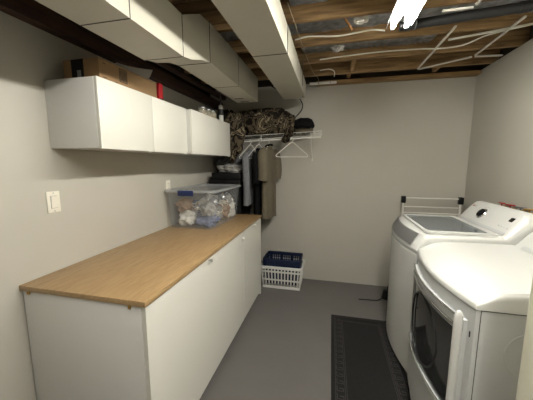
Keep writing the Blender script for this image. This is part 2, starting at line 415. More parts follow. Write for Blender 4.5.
# ------------------------------------------------------------------ wall cabinets
def wallcab(y0, y1, xf, doors, label):
    z0, z1 = 1.628, 1.980
    t = thing('wall_cabinet', label, 'cabinet', (-1.3, (y0+y1)/2, z0), 'white cabinets hung on the left wall')
    b = new(); xb = XL+.001
    box(b, xb, xf-.019, y0, y0+.018, z0, z1, .001); box(b, xb, xf-.019, y1-.018, y1, z0, z1, .001)
    box(b, xb, xf-.019, y0+.018, y1-.018, z0, z0+.018); box(b, xb, xf-.019, y0+.018, y1-.018, z1-.018, z1); box(b, xb, xb+.008, y0+.018, y1-.018, z0, z1)
    obj('body', b, M['side'], t)
    for a, c in doors:
        d = obj('door', box(new(), xf-.0175, xf, a+.0015, c-.0015, z0-.004, z1+.001, .0015), M['white'], t)
        b = new(); box(b, xf-.014, xf-.002, c-.05, c-.025, z0-.010, z0-.0042, .002); obj('pull', b, M['wire'], d)
wallcab(1.19, 2.062, -1.153, [(1.19, 1.622), (1.622, 2.062)], 'white two-door wall cabinet carrying the cardboard box')
wallcab(2.070, 2.94, -1.115, [(2.07, 2.94)], 'white wall cabinet with a glass jar on top, farthest from camera')

# items on top of wall cabinets
t = thing('cardboard_box', 'long brown cardboard box lying on the near wall cabinet', 'box', (-1.25, 1.47, 1.982))
obj('carton', box(new(), -1.40, -1.175, 1.235, 1.715, 1.982, 2.088, .003), M['card'], t)
obj('tape', box(new(), -1.345, -1.27, 1.2325, 1.235, 1.986, 2.084), M['black'], t)
obj('tape_strip', box(new(), -1.31, -1.285, 1.2315, 1.2325, 1.986, 2.03), M['steel'], t)
b = new()
box(b, -1.1749, -1.1742, 1.375, 1.435, 2.072, 2.076); box(b, -1.1749, -1.1742, 1.375, 1.435, 2.004, 2.008)
box(b, -1.1749, -1.1742, 1.375, 1.379, 2.004, 2.076); box(b, -1.1749, -1.1742, 1.431, 1.435, 2.004, 2.076)
for k in range(5): box(b, -1.1749, -1.1742, 1.384+k*.0095, 1.389+k*.0095, 2.012, 2.068)
obj('printed_label', b, M['ink'], t)
b = new()
b.free()
for y, z in ((1.26, 2.065), (1.26, 1.995), (1.34, 1.99)):
    obj('printed_mark', box(new(), -1.1749, -1.1742, y, y+.022, z, z+.003), M['ink'], t)
b = new(); rows = [[(-1.19-.10*(1-a)-.025*a*a*k/10, 1.37+.36*k/10 + .01*a, 2.0905 + (.018+.075*(k/10)**1.3)*a**1.5) for a in (0, .2, .4, .6, .8, 1)] for k in range(11)]
grid(b, rows); bmesh.ops.solidify(b, geom=b.faces[:], thickness=.002)
tag(obj('loose_paper', b, M['paper'], smooth=60), 'curled white paper sheet lying on the cardboard box', 'paper')
t = thing('red_folder', 'narrow red box standing at the end of the cardboard box', 'box', (-1.25, 1.77, 1.982))
obj('cover', box(new(), -1.34, -1.177, 1.745, 1.79, 1.982, 2.10, .002), M['red'], t)
obj('spine_band', box(new(), -1.1775, -1.1765, 1.75, 1.785, 1.99, 2.0), M['ink'], t)
for k, (y, r, h, lb) in enumerate([(2.42, .045, .07, 'squat clear glass jar on the far wall cabinet nearest the camera'), (2.55, .04, .075, 'clear glass jar between the two others on the far wall cabinet'), (2.66, .034, .08, 'clear glass jar beside the caulk tube')]):
    t = thing('glass_jar', lb, 'jar', (-1.19, y, 1.982), 'glass jars on the far wall cabinet')
    g = obj('glass', lathe(new(), (-1.19, y, 1.982), [(r*.9, 0), (r, .006), (r, h*.75), (r*.8, h*.85), (r*.8, h)], 24), M['jar'], t)
    obj('contents', lathe(new(), (-1.19, y, 1.978), [(r*.85, 0), (r*.88, .005), (r*.86, h*.45), (r*.4, h*.5)], 20), M['tan'], t)
    obj('lid', lathe(new(), (-1.19, y, 1.982+h), [(r*.86, 0), (r*.86, .010), (r*.8, .012)], 24), M['steel'], t)
t = thing('caulk_tube', 'upright caulk tube with pointed nozzle at the end of the wall cabinet', 'caulk tube', (-1.16, 2.80, 1.982))
obj('barrel', lathe(new(), (-1.16, 2.80, 1.982), [(.024, 0), (.025, .003), (.025, .165), (.022, .17)], 20), M['paper'], t)
obj('label_band', lathe(new(), (-1.16, 2.80, 2.05), [(.0254, 0), (.0256, .002), (.0256, .06), (.0254, .062)], 20), M['pipe'], t)
obj('nozzle', lathe(new(), (-1.16, 2.80, 2.144), [(.014, 0), (.012, .01), (.004, .12)], 14), M['steel'], t)

# ------------------------------------------------------------------ switch and outlet
t = thing('light_switch', 'ivory rocker light switch on the left wall above the worktop', 'light switch', (XL, 1.17, 1.28))
b = new(); box(b, XL, XL+.007, 1.135, 1.208, 1.278, 1.396, .003); obj('plate', b, M['plate'], t)
obj('frame_gap', box(new(), XL+.0065, XL+.0078, 1.153, 1.190, 1.303, 1.372, .0005), M['greyc2'], t)
b = new(); prism(b, [(XL+.0075, 1.305), (XL+.0095, 1.305), (XL+.0135, 1.37), (XL+.0075, 1.37)], 'y', 1.1555, 1.1875); obj('rocker', b, M['plate'], t)
for z in (1.287, 1.387): obj('screw', lathe(new(), (XL+.0065, 1.1715, z), [(.003, 0), (.003, .0012)], 10, 'x'), M['steel'], t)
t = thing('wall_outlet', 'ivory wall outlet plate just behind the plastic storage bin', 'outlet', (XL, 2.26, 1.27))
obj('plate', box(new(), XL, XL+.007, 2.225, 2.295, 1.275, 1.39, .003), M['plate'], t)
for z in (1.298, 1.343):
    s = obj('socket', box(new(), XL+.0065, XL+.009, 2.243, 2.277, z, z+.03, .001), M['plate'], t)
    b = new(); box(b, XL+.0088, XL+.0093, 2.250, 2.2525, z+.01, z+.022); box(b, XL+.0088, XL+.0093, 2.266, 2.2685, z+.01, z+.022); obj('slots', b, M['black'], s)

# ------------------------------------------------------------------ storage bin
bx0, bx1, by0, by1, bz = XL+.03, -1.02, 2.205, 2.885, .9525
def rr(x0, x1, y0, y1, z, r=.05, n=5):
    out = []
    for cx, cy, a0 in ((x1-r, y1-r, 0), (x0+r, y1-r, PI/2), (x0+r, y0+r, PI), (x1-r, y0+r, 1.5*PI)):
        for k in range(n+1):
            a = a0 + PI/2*k/n; out.append((cx+r*math.cos(a), cy+r*math.sin(a), z))
    return out
t = thing('storage_bin', 'clear plastic storage bin with frosted lid standing on the worktop', 'storage bin', ((bx0+bx1)/2, (by0+by1)/2, bz))
b = new(); e = .025
rings = [rr(bx0, bx1, by0, by1, bz), rr(bx0-e*.5, bx1+e, by0-e, by1+e, bz+.315), rr(bx0-e*.5-.008, bx1+e+.01, by0-e-.01, by1+e+.01, bz+.32), rr(bx0-e*.5-.008, bx1+e+.01, by0-e-.01, by1+e+.01, bz+.333),
         rr(bx0-e*.5+.005, bx1+e-.004, by0-e+.004, by1+e-.004, bz+.333), rr(bx0+.004, bx1-.004, by0+.004, by1-.004, bz+.004)]
g = grid(b, rings, True); b.faces.new(g[0][::-1]); b.faces.new(g[-1])
obj('tub', b, M['bin'], t, 50)
b = new(); L0, L1, L2, L3 = bx0-.025, bx1+.045, by0-.045, by1+.045
zz = bz+.335
rings = [rr(L0, L1, L2, L3, zz), rr(L0, L1, L2, L3, zz+.014), rr(L0+.012, L1-.012, L2+.012, L3-.012, zz+.022), rr(L0+.035, L1-.035, L2+.035, L3-.035, zz+.022), rr(L0+.045, L1-.045, L2+.045, L3-.045, zz+.012)]
g = grid(b, rings, True); b.faces.new(g[0][::-1]); b.faces.new(g[-1])
ld = obj('lid', b, M['binlid'], t, 50)
for yy, s in ((L2, -1), (L3, 1)):
    b = new(); box(b, -1.32, -1.17, min(yy, yy+s*.014), max(yy, yy+s*.014), zz-.028, zz+.02, .005)
    obj('latch', b, M['blue'], t)
# contents of the bin
CONTENT_EXTRA = 1
MP = lambda c: (-1.455+(c[0]+1.455)*1.16, 2.205+(c[1]-2.31)*1.04, c[2]+.028)
def blob(c, s, m, name, label, cat, seed, amp=.45, freq=1.9, group='things packed in the clear storage bin'):
    c = MP(c); s = [k*1.3 for k in s]
    b = new(); bmesh.ops.create_icosphere(b, subdivisions=4, radius=1)
    for v in b.verts:
        n = noise.noise(v.co*freq + Vector((seed*3.1, seed, 0))); n2 = abs(noise.noise(v.co*freq*3 + Vector((seed, seed*2.7, 1))))
        p = v.co*(1 + amp*n - amp*.8*n2)
        v.co = Vector((c[0]+p.x*s[0], c[1]+p.y*s[1], max(c[2]+p.z*s[2], bz+.006)))
    return tag(obj(name, b, m, smooth=60), label, cat, group)
blob((-1.34, 2.42, 1.0), (.075, .07, .06), M['paper'], 'wrapped_bundle', 'white crumpled bundle in the near left corner of the clear bin', 'bundle', 1)
blob((-1.17, 2.43, .985), (.085, .08, .055), M['slate'], 'folded_cloth', 'slate blue cloth low at the near end of the clear bin', 'cloth', 2)
blob((-1.36, 2.42, 1.12), (.06, .06, .055), M['tan'], 'wrapped_bundle', 'tan crumpled paper bundle at the top left of the clear bin', 'bundle', 3)
blob((-1.20, 2.58, 1.02), (.09, .08, .08), M['greyc2'], 'folded_cloth', 'pale grey cloth in the middle of the clear bin', 'cloth', 4)
blob((-1.16, 2.73, 1.03), (.07, .08, .09), M['tan'], 'wrapped_bundle', 'tan crumpled bundle deep in the clear bin', 'bundle', 5)
blob((-1.16, 2.88, 1.04), (.07, .07, .10), M['paper'], 'wrapped_bundle', 'white crumpled bundle at the far end of the clear bin', 'bundle', 6)
blob((-1.36, 2.62, 1.03), (.08, .1, .09), M['slate'], 'folded_cloth', 'slate blue cloth against the wall side of the clear bin', 'cloth', 7)
blob((-1.36, 2.82, 1.05), (.07, .09, .1), M['greyc2'], 'folded_cloth', 'pale grey cloth at the far wall side of the clear bin', 'cloth', 9)
blob((-1.15, 2.40, 1.09), (.06, .05, .05), M['greyc2'], 'wrapped_bundle', 'pale grey bundle above the slate cloth at the near end of the clear bin', 'bundle', 15)
blob((-1.27, 2.50, .995), (.06, .07, .06), M['slate'], 'folded_cloth', 'slate blue cloth low in the middle front of the clear bin', 'cloth', 16)
blob((-1.26, 2.70, 1.10), (.08, .09, .07), M['paper'], 'wrapped_bundle', 'white crumpled bundle on top in the middle of the clear bin', 'bundle', 17)
blob((-1.14, 2.80, 1.13), (.05, .06, .05), M['greyc2'], 'wrapped_bundle', 'pale grey bundle near the lid at the far end of the clear bin', 'bundle', 18)
for (x, y, z, r, lb) in ((-1.14, 2.50, 1.14, .055, 'large silver bauble behind the front of the clear bin'), (-1.25, 2.42, 1.10, .038, 'small silver bauble at the near end of the clear bin'), (-1.12, 2.66, 1.17, .042, 'silver bauble near the lid midway along the clear bin')):
    x, y, z = MP((x, y, z))
    o = thing('bauble', lb, 'ornament', (x, y, z), 'silver baubles in the clear bin')
    b = new(); bmesh.ops.create_uvsphere(b, u_segments=24, v_segments=16, radius=r, matrix=Matrix.Translation((x, y, z))); obj('ball', b, M['foilball'], o)
    obj('cap', lathe(new(), (x, y, z+r*.97), [(r*.2, 0), (r*.2, .008), (r*.08, .012)], 10), M['brass'], o)
b = new()
pts = [(-1.20+.10*math.sin(k*1.7)+.05*math.sin(k*.9), 2.50+.12*math.sin(k*.63+1)+.02*k/40*4, 1.10+.06*math.sin(k*1.13)+.02*math.cos(k*2.3)) for k in range(40)]
pts = [MP(p) for p in pts]
tube(b, smooth_path(pts, 4), .0035, 6)
tag(obj('string_lights_cord', b, M['cable']), 'tangled white cord piled inside the clear bin', 'cord')

# ------------------------------------------------------------------ black trunk + box behind worktop
t = thing('black_cabinet', 'tall narrow black cabinet standing between the worktop end and back wall', 'cabinet', (-1.15, 3.25, 0))
obj('body', box(new(), -1.46, -1.055, 3.05, 3.48, .03, 1.282, .006), M['black'], t)
obj('door', box(new(), -1.055, -1.045, 3.06, 3.47, .05, 1.27, .004), M['black'], t)
for x in (-1.43, -1.11):
    for y in (3.08, 3.42): obj('foot', box(new(), x, x+.04, y, y+.04, 0, .03), M['black'], t)
t = thing('black_case', 'flat black case lying behind the storage bin lid', 'case', (-1.19, 3.2, 1.284))
obj('lower_shell', box(new(), -1.43, -1.03, 3.02, 3.40, 1.2835, 1.35, .008), M['black'], t)
obj('upper_shell', box(new(), -1.395, -1.03, 3.03, 3.40, 1.352, 1.432, .008), M['black'], t)
blob2 = lambda c, s, m, name, label, cat, seed, amp=.3, zmin=0, freq=1.6: None
def heap(c, s, m, name, label, cat, seed, zmin, amp=.35, freq=1.5, sub=5, group=None, droop=None):
    b = new(); bmesh.ops.create_icosphere(b, subdivisions=sub, radius=1)
    for v in b.verts:
        q = v.co.copy(); o = Vector((seed*3.1, seed, -seed))
        n = noise.noise(q*freq + o); f = 1 - abs(noise.noise(q*freq*1.9 + o + noise.noise_vector(q*1.3+o)*.8))*2
        f2 = 1 - abs(noise.noise(q*freq*4 + o))*2
        p = q*(1 + amp*n + amp*.42*f + amp*.2*f2)
        x, y, z = c[0]+p.x*s[0], c[1]+p.y*s[1], c[2]+p.z*s[2]
        lim = zmin - (droop(x) if droop else 0)
        if z < lim: z = lim + (z-lim)*.08 if droop else lim
        v.co = Vector((x, min(y, YB-.012), max(z, lim-.01 if droop else zmin)))
    return tag(obj(name, b, m, smooth=70), label, cat, group)
heap((-1.19, 3.18, 1.475), (.15, .11, .055), M['greyc2'], 'folded_clothes', 'light grey folded clothes lying on the flat black case', 'clothes', 11, 1.4335, .4, 2)
heap((-1.27, 3.36, 1.53), (.16, .12, .12), M['greyc'], 'folded_clothes', 'dark grey clothes heaped under the wire shelf at the left', 'clothes', 13, 1.434, .35)

# ------------------------------------------------------------------ wire shelf
zs = lambda x: 1.868 + (x + 1.05)*.038
t = thing('wire_shelf', 'white wire closet shelf fixed high on the back wall', 'shelf', (-.8, 3.36, 1.87))
b = new()
for k in range(27):
    x = XL+.012 + k*.0508
    if x > -.125: break
    tube(b, [(x, 3.505, zs(x)), (x, 3.215, zs(x))] + ([(x, 3.212, zs(x)-.045)] if k % 4 == 2 else []), .0014, 5)
obj('wire_deck', b, M['wire'], t)
for y, dz, r in ((3.505, -.003, .003), (3.36, -.004, .003), (3.215, .003, .0035), (3.212, -.045, .0035)):
    b = new(); tube(b, [(XL+.003, y, zs(XL)+dz), (-.118, y, zs(-.118)+dz)], r, 8); obj('rail', b, M['wire'], t)
b = new(); tube(b, [(XL+.003, 3.235, zs(XL)-.062), (-.13, 3.235, zs(-.13)-.062)], .0085, 12); obj('hang_rod', b, M['wire'], t)
for x in (-.83, -.475, -.13):
    b = new(); box(b, x, x+.004, 3.205, 3.245, zs(x)-.072, zs(x)+.004); obj('rod_bracket', b, M['wire'], t)
b = new(); tube(b, [(-.195, 3.206, zs(-.19)-.043), (-.116, 3.206, zs(-.12)-.043), (-.116, 3.206, zs(-.12)+.006), (-.195, 3.206, zs(-.19)+.006)], .0042, 6, closed=True); obj('end_frame', b, M['wire'], t)
b = new(); tube(b, [(-.24, 3.22, zs(-.24)-.01), (-.24, 3.512, 1.60)], .0065, 8); tube(b, [(-.24, 3.512, 1.60), (-.24, 3.512, 1.57)], .008, 8); obj('brace', b, M['wire'], t)

# camouflage clothes on shelf
zt = 1.886
heap((-.85, 3.345, 2.02), (.35, .17, .165), M['camo'], 'camouflage_clothes', 'large heap of brown camouflage clothes on the wire shelf', 'clothes', 21, zt, .35, 1.7)
heap((-.56, 3.33, 1.97), (.12, .14, .12), M['camo'], 'camouflage_clothes', 'smaller camouflage bundle sliding down the right of the big heap', 'clothes', 24, zt+.006, .35, 1.7)
heap((-1.16, 3.09, 1.87), (.13, .09, .27), M['camo'], 'camouflage_jacket', 'camouflage jacket hanging off the left end of the wire shelf', 'jacket', 27, 1.5, .4, 1.6)
b = new(); rows = []
for k in range(12):
    a = k/11; rows.append([(-.56+.10*u+.02*math.sin(a*5), 3.198-.012*math.sin(u*9+a*4), 1.93-.16*a*(1-.35*abs(u-.5))) for u in [i/10 for i in range(11)]])
grid(b, rows); bmesh.ops.solidify(b, geom=b.faces[:], thickness=.012)
tag(obj('camouflage_sleeve', b, M['camo'], smooth=60), 'camouflage sleeve dangling over the wire shelf edge', 'clothes')
# cap
t = thing('knit_cap', 'black cap with olive band on the right end of the wire shelf', 'hat', (-.33, 3.33, zs(-.33)+.004))
zc = zs(-.33)+.006
b = new(); prof = [(.11, .05), (.122, .075), (.12, .115), (.095, .15), (.05, .168), (.005, .172)]
lathe(b, (-.33, 3.31, zc), prof, 32)
for v in b.verts:
    n = noise.noise(v.co*14); v.co += Vector((n*.012, n*.01, n*.008))
obj('crown', b, M['blackcloth'], t, 70)
obj('band', lathe(new(), (-.33, 3.31, zc), [(.098, 0), (.106, .004), (.108, .048), (.10, .054)], 32), M['olive'], t, 70)
b = new(); rows = [[(-.33+.105*math.sin(a)*(1+.0*s), 3.31-(.105*math.cos(a)) - s*.055*math.cos(a), zc+.055-.02*s) for a in [-.9+1.8*i/12 for i in range(13)]] for s in (0, .33, .66, 1)]
grid(b, rows); bmesh.ops.solidify(b, geom=b.faces[:], thickness=.006); obj('brim', b, M['blackcloth'], t, 70)

# ------------------------------------------------------------------ hangers and garments (local frame: width = X, hook at origin top)
def hanger(loc, rot, label, group='white plastic hangers on the rod'):
    b = new()
    hook = [(0, 0, -.055)] + [(.0, 0, -.045)] + [(.018*math.sin(a)+.0, 0, -.0235+.018*-math.cos(a)+.005) for a in [0, .7, 1.4, 2.1, 2.8, 3.5, 4.2]]
    tube(b, smooth_path(hook, 3), .0042, 8)
    body = [(0, 0, -.055), (.03, 0, -.068), (.10, 0, -.125), (.185, 0, -.19), (.20, 0, -.208), (.195, 0, -.221), (.17, 0, -.224), (0, 0, -.224), (-.17, 0, -.224), (-.195, 0, -.221), (-.20, 0, -.208), (-.185, 0, -.19), (-.10, 0, -.125), (-.03, 0, -.068)]
    tube(b, body, .0048, 8, closed=True)
    o = obj('clothes_hanger', b, M['wire'], origin=(0, 0, 0)); o.location = loc; o.rotation_euler = (0, 0, rot)
    return tag(o, label, 'hanger', group)
def garment(loc, rot, name, label, m, L, w, d, sl, sr, seed, collar=None, cat='shirt'):
    """shirt hanging: shoulders at z=-.07 below the rod"""
    b = new(); rows = []; N = 36
    prof = [(-.06, .035, .02), (-.075, .06, .035), (-.10, w*.62, .5*d), (-.13, w*.86, .75*d), (-.17, w*.98, .9*d), (-.25, w*.92, d), (-.4, w*.88, d*1.05), (-.6*L-.1, w*.88, d*1.1), (-.8*L-.1, w*.9, d*1.15), (-L, w*.93, d*1.2)]
    full = []
    for i in range(len(prof)-1):
        for j in range(3):
            t_ = j/3; full.append(tuple(prof[i][q]*(1-t_)+prof[i+1][q]*t_ for q in range(3)))
    full.append(prof[-1])
    for (z, ww, dd) in full:
        f = min(1, max(0, (-z-.15)/.4)); row = []
        for k in range(N):
            a = 2*PI*k/N; c, s = math.cos(a), math.sin(a)
            ex = abs(c)**.8*(1 if c >= 0 else -1); ey = abs(s)**.9*(1 if s >= 0 else -1)
            fold = 1 + f*.28*math.sin(a*7+seed+z*3) + f*.1*math.sin(a*13+seed*2)
            row.append((ww*ex, dd*ey*fold, z + .008*math.sin(a*5+seed)*f))
        rows.append(row)
    g = grid(b, rows, True); b.faces.new(g[0][::-1]); b.faces.new(g[-1])
    for s_ in (-1, 1):                     # sleeves
        p = [(s_*w*.78, 0, -.135), (s_*(w*.95), -.005, -.16), (s_*(w+.01), -.012, -.22), (s_*(w+.018), -.02, -.22-sl*.4), (s_*(w+.015), -.02, -.22-sl*.75), (s_*(w+.01), -.012, -.22-sl)]
        tube(b, smooth_path(p, 4), [sr*(.75+.25*min(1, k/5)) if k < 6 else sr*(1-.18*(k-6)/14*(1 if sl > .3 else .0)) for k in range(21)], 16)
    o = obj(name, b, m, smooth=60, origin=(0, 0, 0))
    if collar:
        b = new(); tube(b, [(.055*math.cos(a), .035*math.sin(a), -.062-.012*math.sin(a)) for a in [2*PI*k/20 for k in range(20)]], .012, 8, closed=True, flat=1)
        c = obj('collar', b, collar, smooth=60, origin=(0, 0, 0)); c.parent = o
    o.location = loc; o.rotation_euler = (0, 0, rot)
    return tag(o, label, cat)
RZ = lambda x: (x, 3.235, zs(x)-.048)
for x, rot, n in ((-.965, 1.15, 'grey sweatshirt'), (-.86, 1.15, 'black shirt'), (-.735, 1.5, 'olive polo shirt')):
    hanger(RZ(x), rot, f'white plastic hanger holding the {n}')
garment((-.965, 3.235, zs(-.965)-.10), 1.50, 'sweatshirt', 'grey long sleeved sweatshirt hanging leftmost on the rod', M['greyc'], .72, .185, .036, .50, .043, 1, cat='sweatshirt')
garment((-.86, 3.235, zs(-.86)-.09), 1.62, 'black_shirt', 'black shirt hanging between the grey sweatshirt and olive polo', M['blackcloth'], .93, .185, .036, .25, .046, 2)
garment((-.735, 3.235, zs(-.735)-.065), 1.38, 'polo_shirt', 'olive grey polo shirt hanging rightmost on the rod', M['olive'], .93, .185, .042, .24, .064, 3, M['blackcloth'])
hanger(RZ(-.455), .5, 'empty white plastic hanger on the right part of the rod')

# ------------------------------------------------------------------ laundry baskets
def basket(x0, x1, y0, y1, z0, z1, flare, m, name, label, rows_, rim, cols=None, group=None):
    t = thing(name, label, 'laundry basket', ((x0+x1)/2, (y0+y1)/2, z0), group)
    b = new(); H = z1-z0; th = .004
    def pt(side, u, z):
        f = flare*(z-z0)/H; a0, a1, b0, b1 = x0-f, x1+f, y0-f, y1+f
        return {'f': (a0+(a1-a0)*u, b0), 'r': (a1, b0+(b1-b0)*u), 'b': (a1-(a1-a0)*u, b1), 'l': (a0, b1-(b1-b0)*u)}[side]
    def quad(side, u0, u1, za, zb):
        vs = []
        for u, z in ((u0, za), (u1, za), (u1, zb), (u0, zb)):
            x, y = pt(side, u, z); vs.append(b.verts.new((x, y, z)))
        b.faces.new(vs)
    for side, n in ((('f', 16), ('r', 11), ('b', 16), ('l', 11)) if rows_.get('groups') else (('f', 12), ('r', 8), ('b', 12), ('l', 8))):
        for za, zb in rows_['bands']: quad(side, 0, 1, za, zb)
        for za, zb in rows_['holes']:
            for k in range(n):
                u = k/n; w = 1/n
                if rows_.get('groups') and (k % 5 == 4 or k == 0): quad(side, u, u+w, za, zb)
                else: quad(side, u, u+w*.38, za, zb)
            quad(side, 1-.02, 1, za, zb)
    vs = [b.verts.new((x, y, z0+.002)) for x, y in ((x0, y0), (x1, y0), (x1, y1), (x0, y1))]; b.faces.new(vs)
    bmesh.ops.recalc_face_normals(b, faces=b.faces); bmesh.ops.solidify(b, geom=b.faces[:], thickness=th)
    obj('slotted_tub', b, m, t, 30)
    b = new(); f = flare; a0, a1, b0, b1 = x0-f, x1+f, y0-f, y1+f
    r_ = rr(a0-rim, a1+rim, b0-rim, b1+rim, z1, .04, 4); r2 = rr(a0+.003, a1-.003, b0+.003, b1-.003, z1, .03, 4)
    dn = lambda q, dz: [(p[0], p[1], p[2]+dz) for p in q]
    grid(b, [dn(r_, -.03), dn(r_, -.004), dn(rr(a0-rim+.004, a1+rim-.004, b0-rim+.004, b1+rim-.004, z1, .04, 4), 0), r2, dn(r2, -.03), dn(r_, -.03)], True)
    obj('rim', b, m, t, 40)
    return t
basket(-.79, -.335, 3.15, 3.455, .0, .29, .022, M['basketw'], 'laundry_basket', 'white slotted laundry basket on the floor beside the cabinet run',
       dict(bands=[(0, .035), (.105, .125), (.21, .232), (.262, .29)], holes=[(.035, .105), (.125, .21), (.232, .262)]), .014)
basket(-.765, -.357, 3.175, 3.43, .05, .375, .026, M['navy'], 'laundry_basket', 'navy blue laundry basket nested in the white basket',
       dict(bands=[(.05, .245), (.27, .278), (.302, .31), (.332, .375)], holes=[(.245, .27), (.278, .302), (.31, .332)], groups=True), .008)

# ------------------------------------------------------------------ floor mat
t = thing('floor_mat', 'dark grey rubber mat with patterned border in front of the washer and dryer', 'mat', (.3, 1.7, 0))
mx0, mx1, my0, my1 = .045, .582, .95, 2.69
obj('mat_base', box(new(), mx0, mx1, my0, my1, .0005, .010, .004), M['rubber'], t)
b = new(); z0, z1 = .0095, .0115
def fr(i, w):
    box(b, mx0+i, mx0+i+w, my0+i, my1-i, z0, z1); box(b, mx1-i-w, mx1-i, my0+i, my1-i, z0, z1)
    box(b, mx0+i+w, mx1-i-w, my1-i-w, my1-i, z0, z1); box(b, mx0+i+w, mx1-i-w, my0+i, my0+i+w, z0, z1)
fr(.028, .006); fr(.092, .005); fr(.104, .004)
obj('border_lines', b, M['rubber2'], t)
for xk in (mx0+.038, mx1-.038-.048):
  b = new(); y = my0+.05
  while y < my1-.09:
    for xs_ in (xk,):
        box(b, xs_, xs_+.048, y, y+.006, z0, z1); box(b, xs_, xs_+.006, y, y+.05, z0, z1); box(b, xs_+.018, xs_+.048, y+.022, y+.030, z0, z1); box(b, xs_+.042, xs_+.048, y+.006, y+.03, z0, z1)
    y += .066
  obj('key_pattern', b, M['rubber2'], t)

# ------------------------------------------------------------------ washer and dryer
def xf(y, y0, y1, xc, sag):
    u = (y-(y0+y1)/2)/((y1-y0)/2)
    tilt = .006*(y-y0)/(y1-y0) if y1 < 1.95 else 0      # the dryer stands slightly askew
    return xc - tilt - sag*(1-u*u)
def bow_panel(b, y0, y1, z0, z1, X, thick, n=20, zr=None, m=4):
    """curved slab following front x = X(y); thickness goes outwards (-x)."""
    def zz(y, v):
        lo = z0(y) if callable(z0) else z0; hi = z1(y) if callable(z1) else z1
        return lo+(hi-lo)*v
    ysn = [y0+(y1-y0)*k/n for k in range(n+1)]
    outer = [[(X(y)-thick, y, zz(y, v/m)) for y in ysn] for v in range(m+1)]
    inner = [[(X(y), y, zz(y, v/m)) for y in ysn] for v in range(m+1)]
    go = grid(b, outer); gi = grid(b, inner)
    def br(a, c):
        for k in range(len(a)-1): b.faces.new((a[k], a[k+1], c[k+1], c[k]))
    br(go[0], gi[0]); br(go[-1], gi[-1]); br([r[0] for r in go], [r[0] for r in gi]); br([r[-1] for r in go], [r[-1] for r in gi])
    return b
def bow_poly(y0, y1, xc, sag, xb, n=16):
    return [(xf(y0+(y1-y0)*k/n, y0, y1, xc, sag), y0+(y1-y0)*k/n) for k in range(n+1)] + [(xb, y1), (xb, y0)]
def lid_shape(y0, y1, xc, sag, prof, zbase, edge=.03, n=32):
    """crowned cover: prof = list of (dx from front, z)."""
    b = new(); ysn = [y0, y0, y0+.002, y0+.006, y0+.013, y0+edge] + [y0+edge+(y1-y0-2*edge)*k/n for k in range(1, n)] + [y1-edge, y1-.013, y1-.006, y1-.002, y1, y1]
    cnt = len(ysn)
    def ef(i):
        w = [0, .62, .80, .93, .985, 1.0]
        j = min(i, cnt-1-i); return w[j] if j < 6 else 1
    rows = []
    for dx, z in prof:
        row = []
        for i, y in enumerate(ysn):
            fx = xf(y, y0, y1, xc, sag); k = 1-dx/.72
            row.append((xc + dx + (fx-xc)*max(0, k), y, zbase+(z-zbase)*ef(i)))
        rows.append(row)
    g = grid(b, rows)
    per = g[0] + [r[-1] for r in g[1:]] + g[-1][::-1][1:] + [r[0] for r in g[1:-1]][::-1]
    b.faces.new(per)
    bmesh.ops.remove_doubles(b, verts=b.verts, dist=.0002)
    return b

def console(t, y0, y1, x0, zb, xr, zr, xb, deco):
    """control panel prism with rounded ends"""
    prof = [(x0-.02, zb-.012), (x0, zb), (x0+(xr-x0)*.5, zb+(zr-zb)*.52), (xr-.008, zr-.012), (xr+.008, zr), (xr+.03, zr+.002), (xb-.01, zr-.012), (xb, zr-.04), (xb, zb-.1), (x0+.02, zb-.1)]
    b = new(); rows = []
    st = [(0, .62), (.006, .78), (.02, .90), (.045, .97), (.08, 1)]
    seq = [(y0+d, s) for d, s in st] + [(y1-d, s) for d, s in st[::-1]]
    for y, s in seq:
        rows.append([((x-xb)*(.80+.2*s)+xb, y, (zb-.1)+(z-(zb-.1))*s) for x, z in prof])
    g = grid(b, rows, True); b.faces.new(g[0][::-1]); b.faces.new(g[-1])
    c = obj('control_console', b, M['app'], t, 40)
    # face frame: n = outward normal of the tilted face
    p0 = Vector((x0, 0, zb)); p1 = Vector((xr-.008, 0, zr-.012)); up = (p1-p0).normalized(); nrm = Vector((-up.z, 0, up.x))
    def fm(y, s, off): q = p0+up*s+nrm*off; return Vector((q.x, y, q.z))
    Ln = (p1-p0).length
    R = Matrix(((0, up.x, nrm.x), (-1, 0, 0), (0, up.z, nrm.z)))   # local x -> -Y, y -> up, z -> normal
    def add(name, bm2, y, s, off, m, par=c):
        bm2.transform(Matrix.Translation(fm(y, s, off)) @ R.to_4x4()); return obj(name, bm2, m, par)
    deco(add, Ln)
    return c

def appliance_common(t, y0, y1, xc, sag, xb, ztop):
    b = new(); prism(b, bow_poly(y0, y1, xc, sag, xb), 'z', .035, ztop)
    bd = obj('body', b, M['appside'], t, 30)
    for (x, y) in ((xc+.06, y0+.06), (xc+.06, y1-.06), (xb-.06, y0+.06), (xb-.06, y1-.06)):
        obj('foot', lathe(new(), (x, y, 0), [(.022, 0), (.022, .012), (.012, .016), (.012, .036)], 12), M['black'], t)
    return bd

# washer --------------------------------------------------------
wy0, wy1, wxc, wsag, wxb = 1.965, 2.70, .585, .052, 1.33
t = thing('washing_machine', 'white top loading washing machine beside the back wall', 'washing machine', (.95, 2.31, 0))
appliance_common(t, wy0, wy1, wxc, wsag, wxb, .955)
X = lambda y: xf(y, wy0, wy1, wxc, wsag)
obj('front_panel', bow_panel(new(), wy0+.004, wy1-.004, .05, .93, X, .008), M['app'], t, 40)
cover = lid_shape(wy0, wy1, wxc-.008, wsag, [(0, .957), (.0, .962), (.006, .972), (.03, 1.018), (.05, 1.05), (.065, 1.062), (.09, 1.068), (.2, 1.070), (.4, 1.072), (.55, 1.076), (.72, 1.076)], .957)
obj('top_cover', cover, M['app'], t, 40)
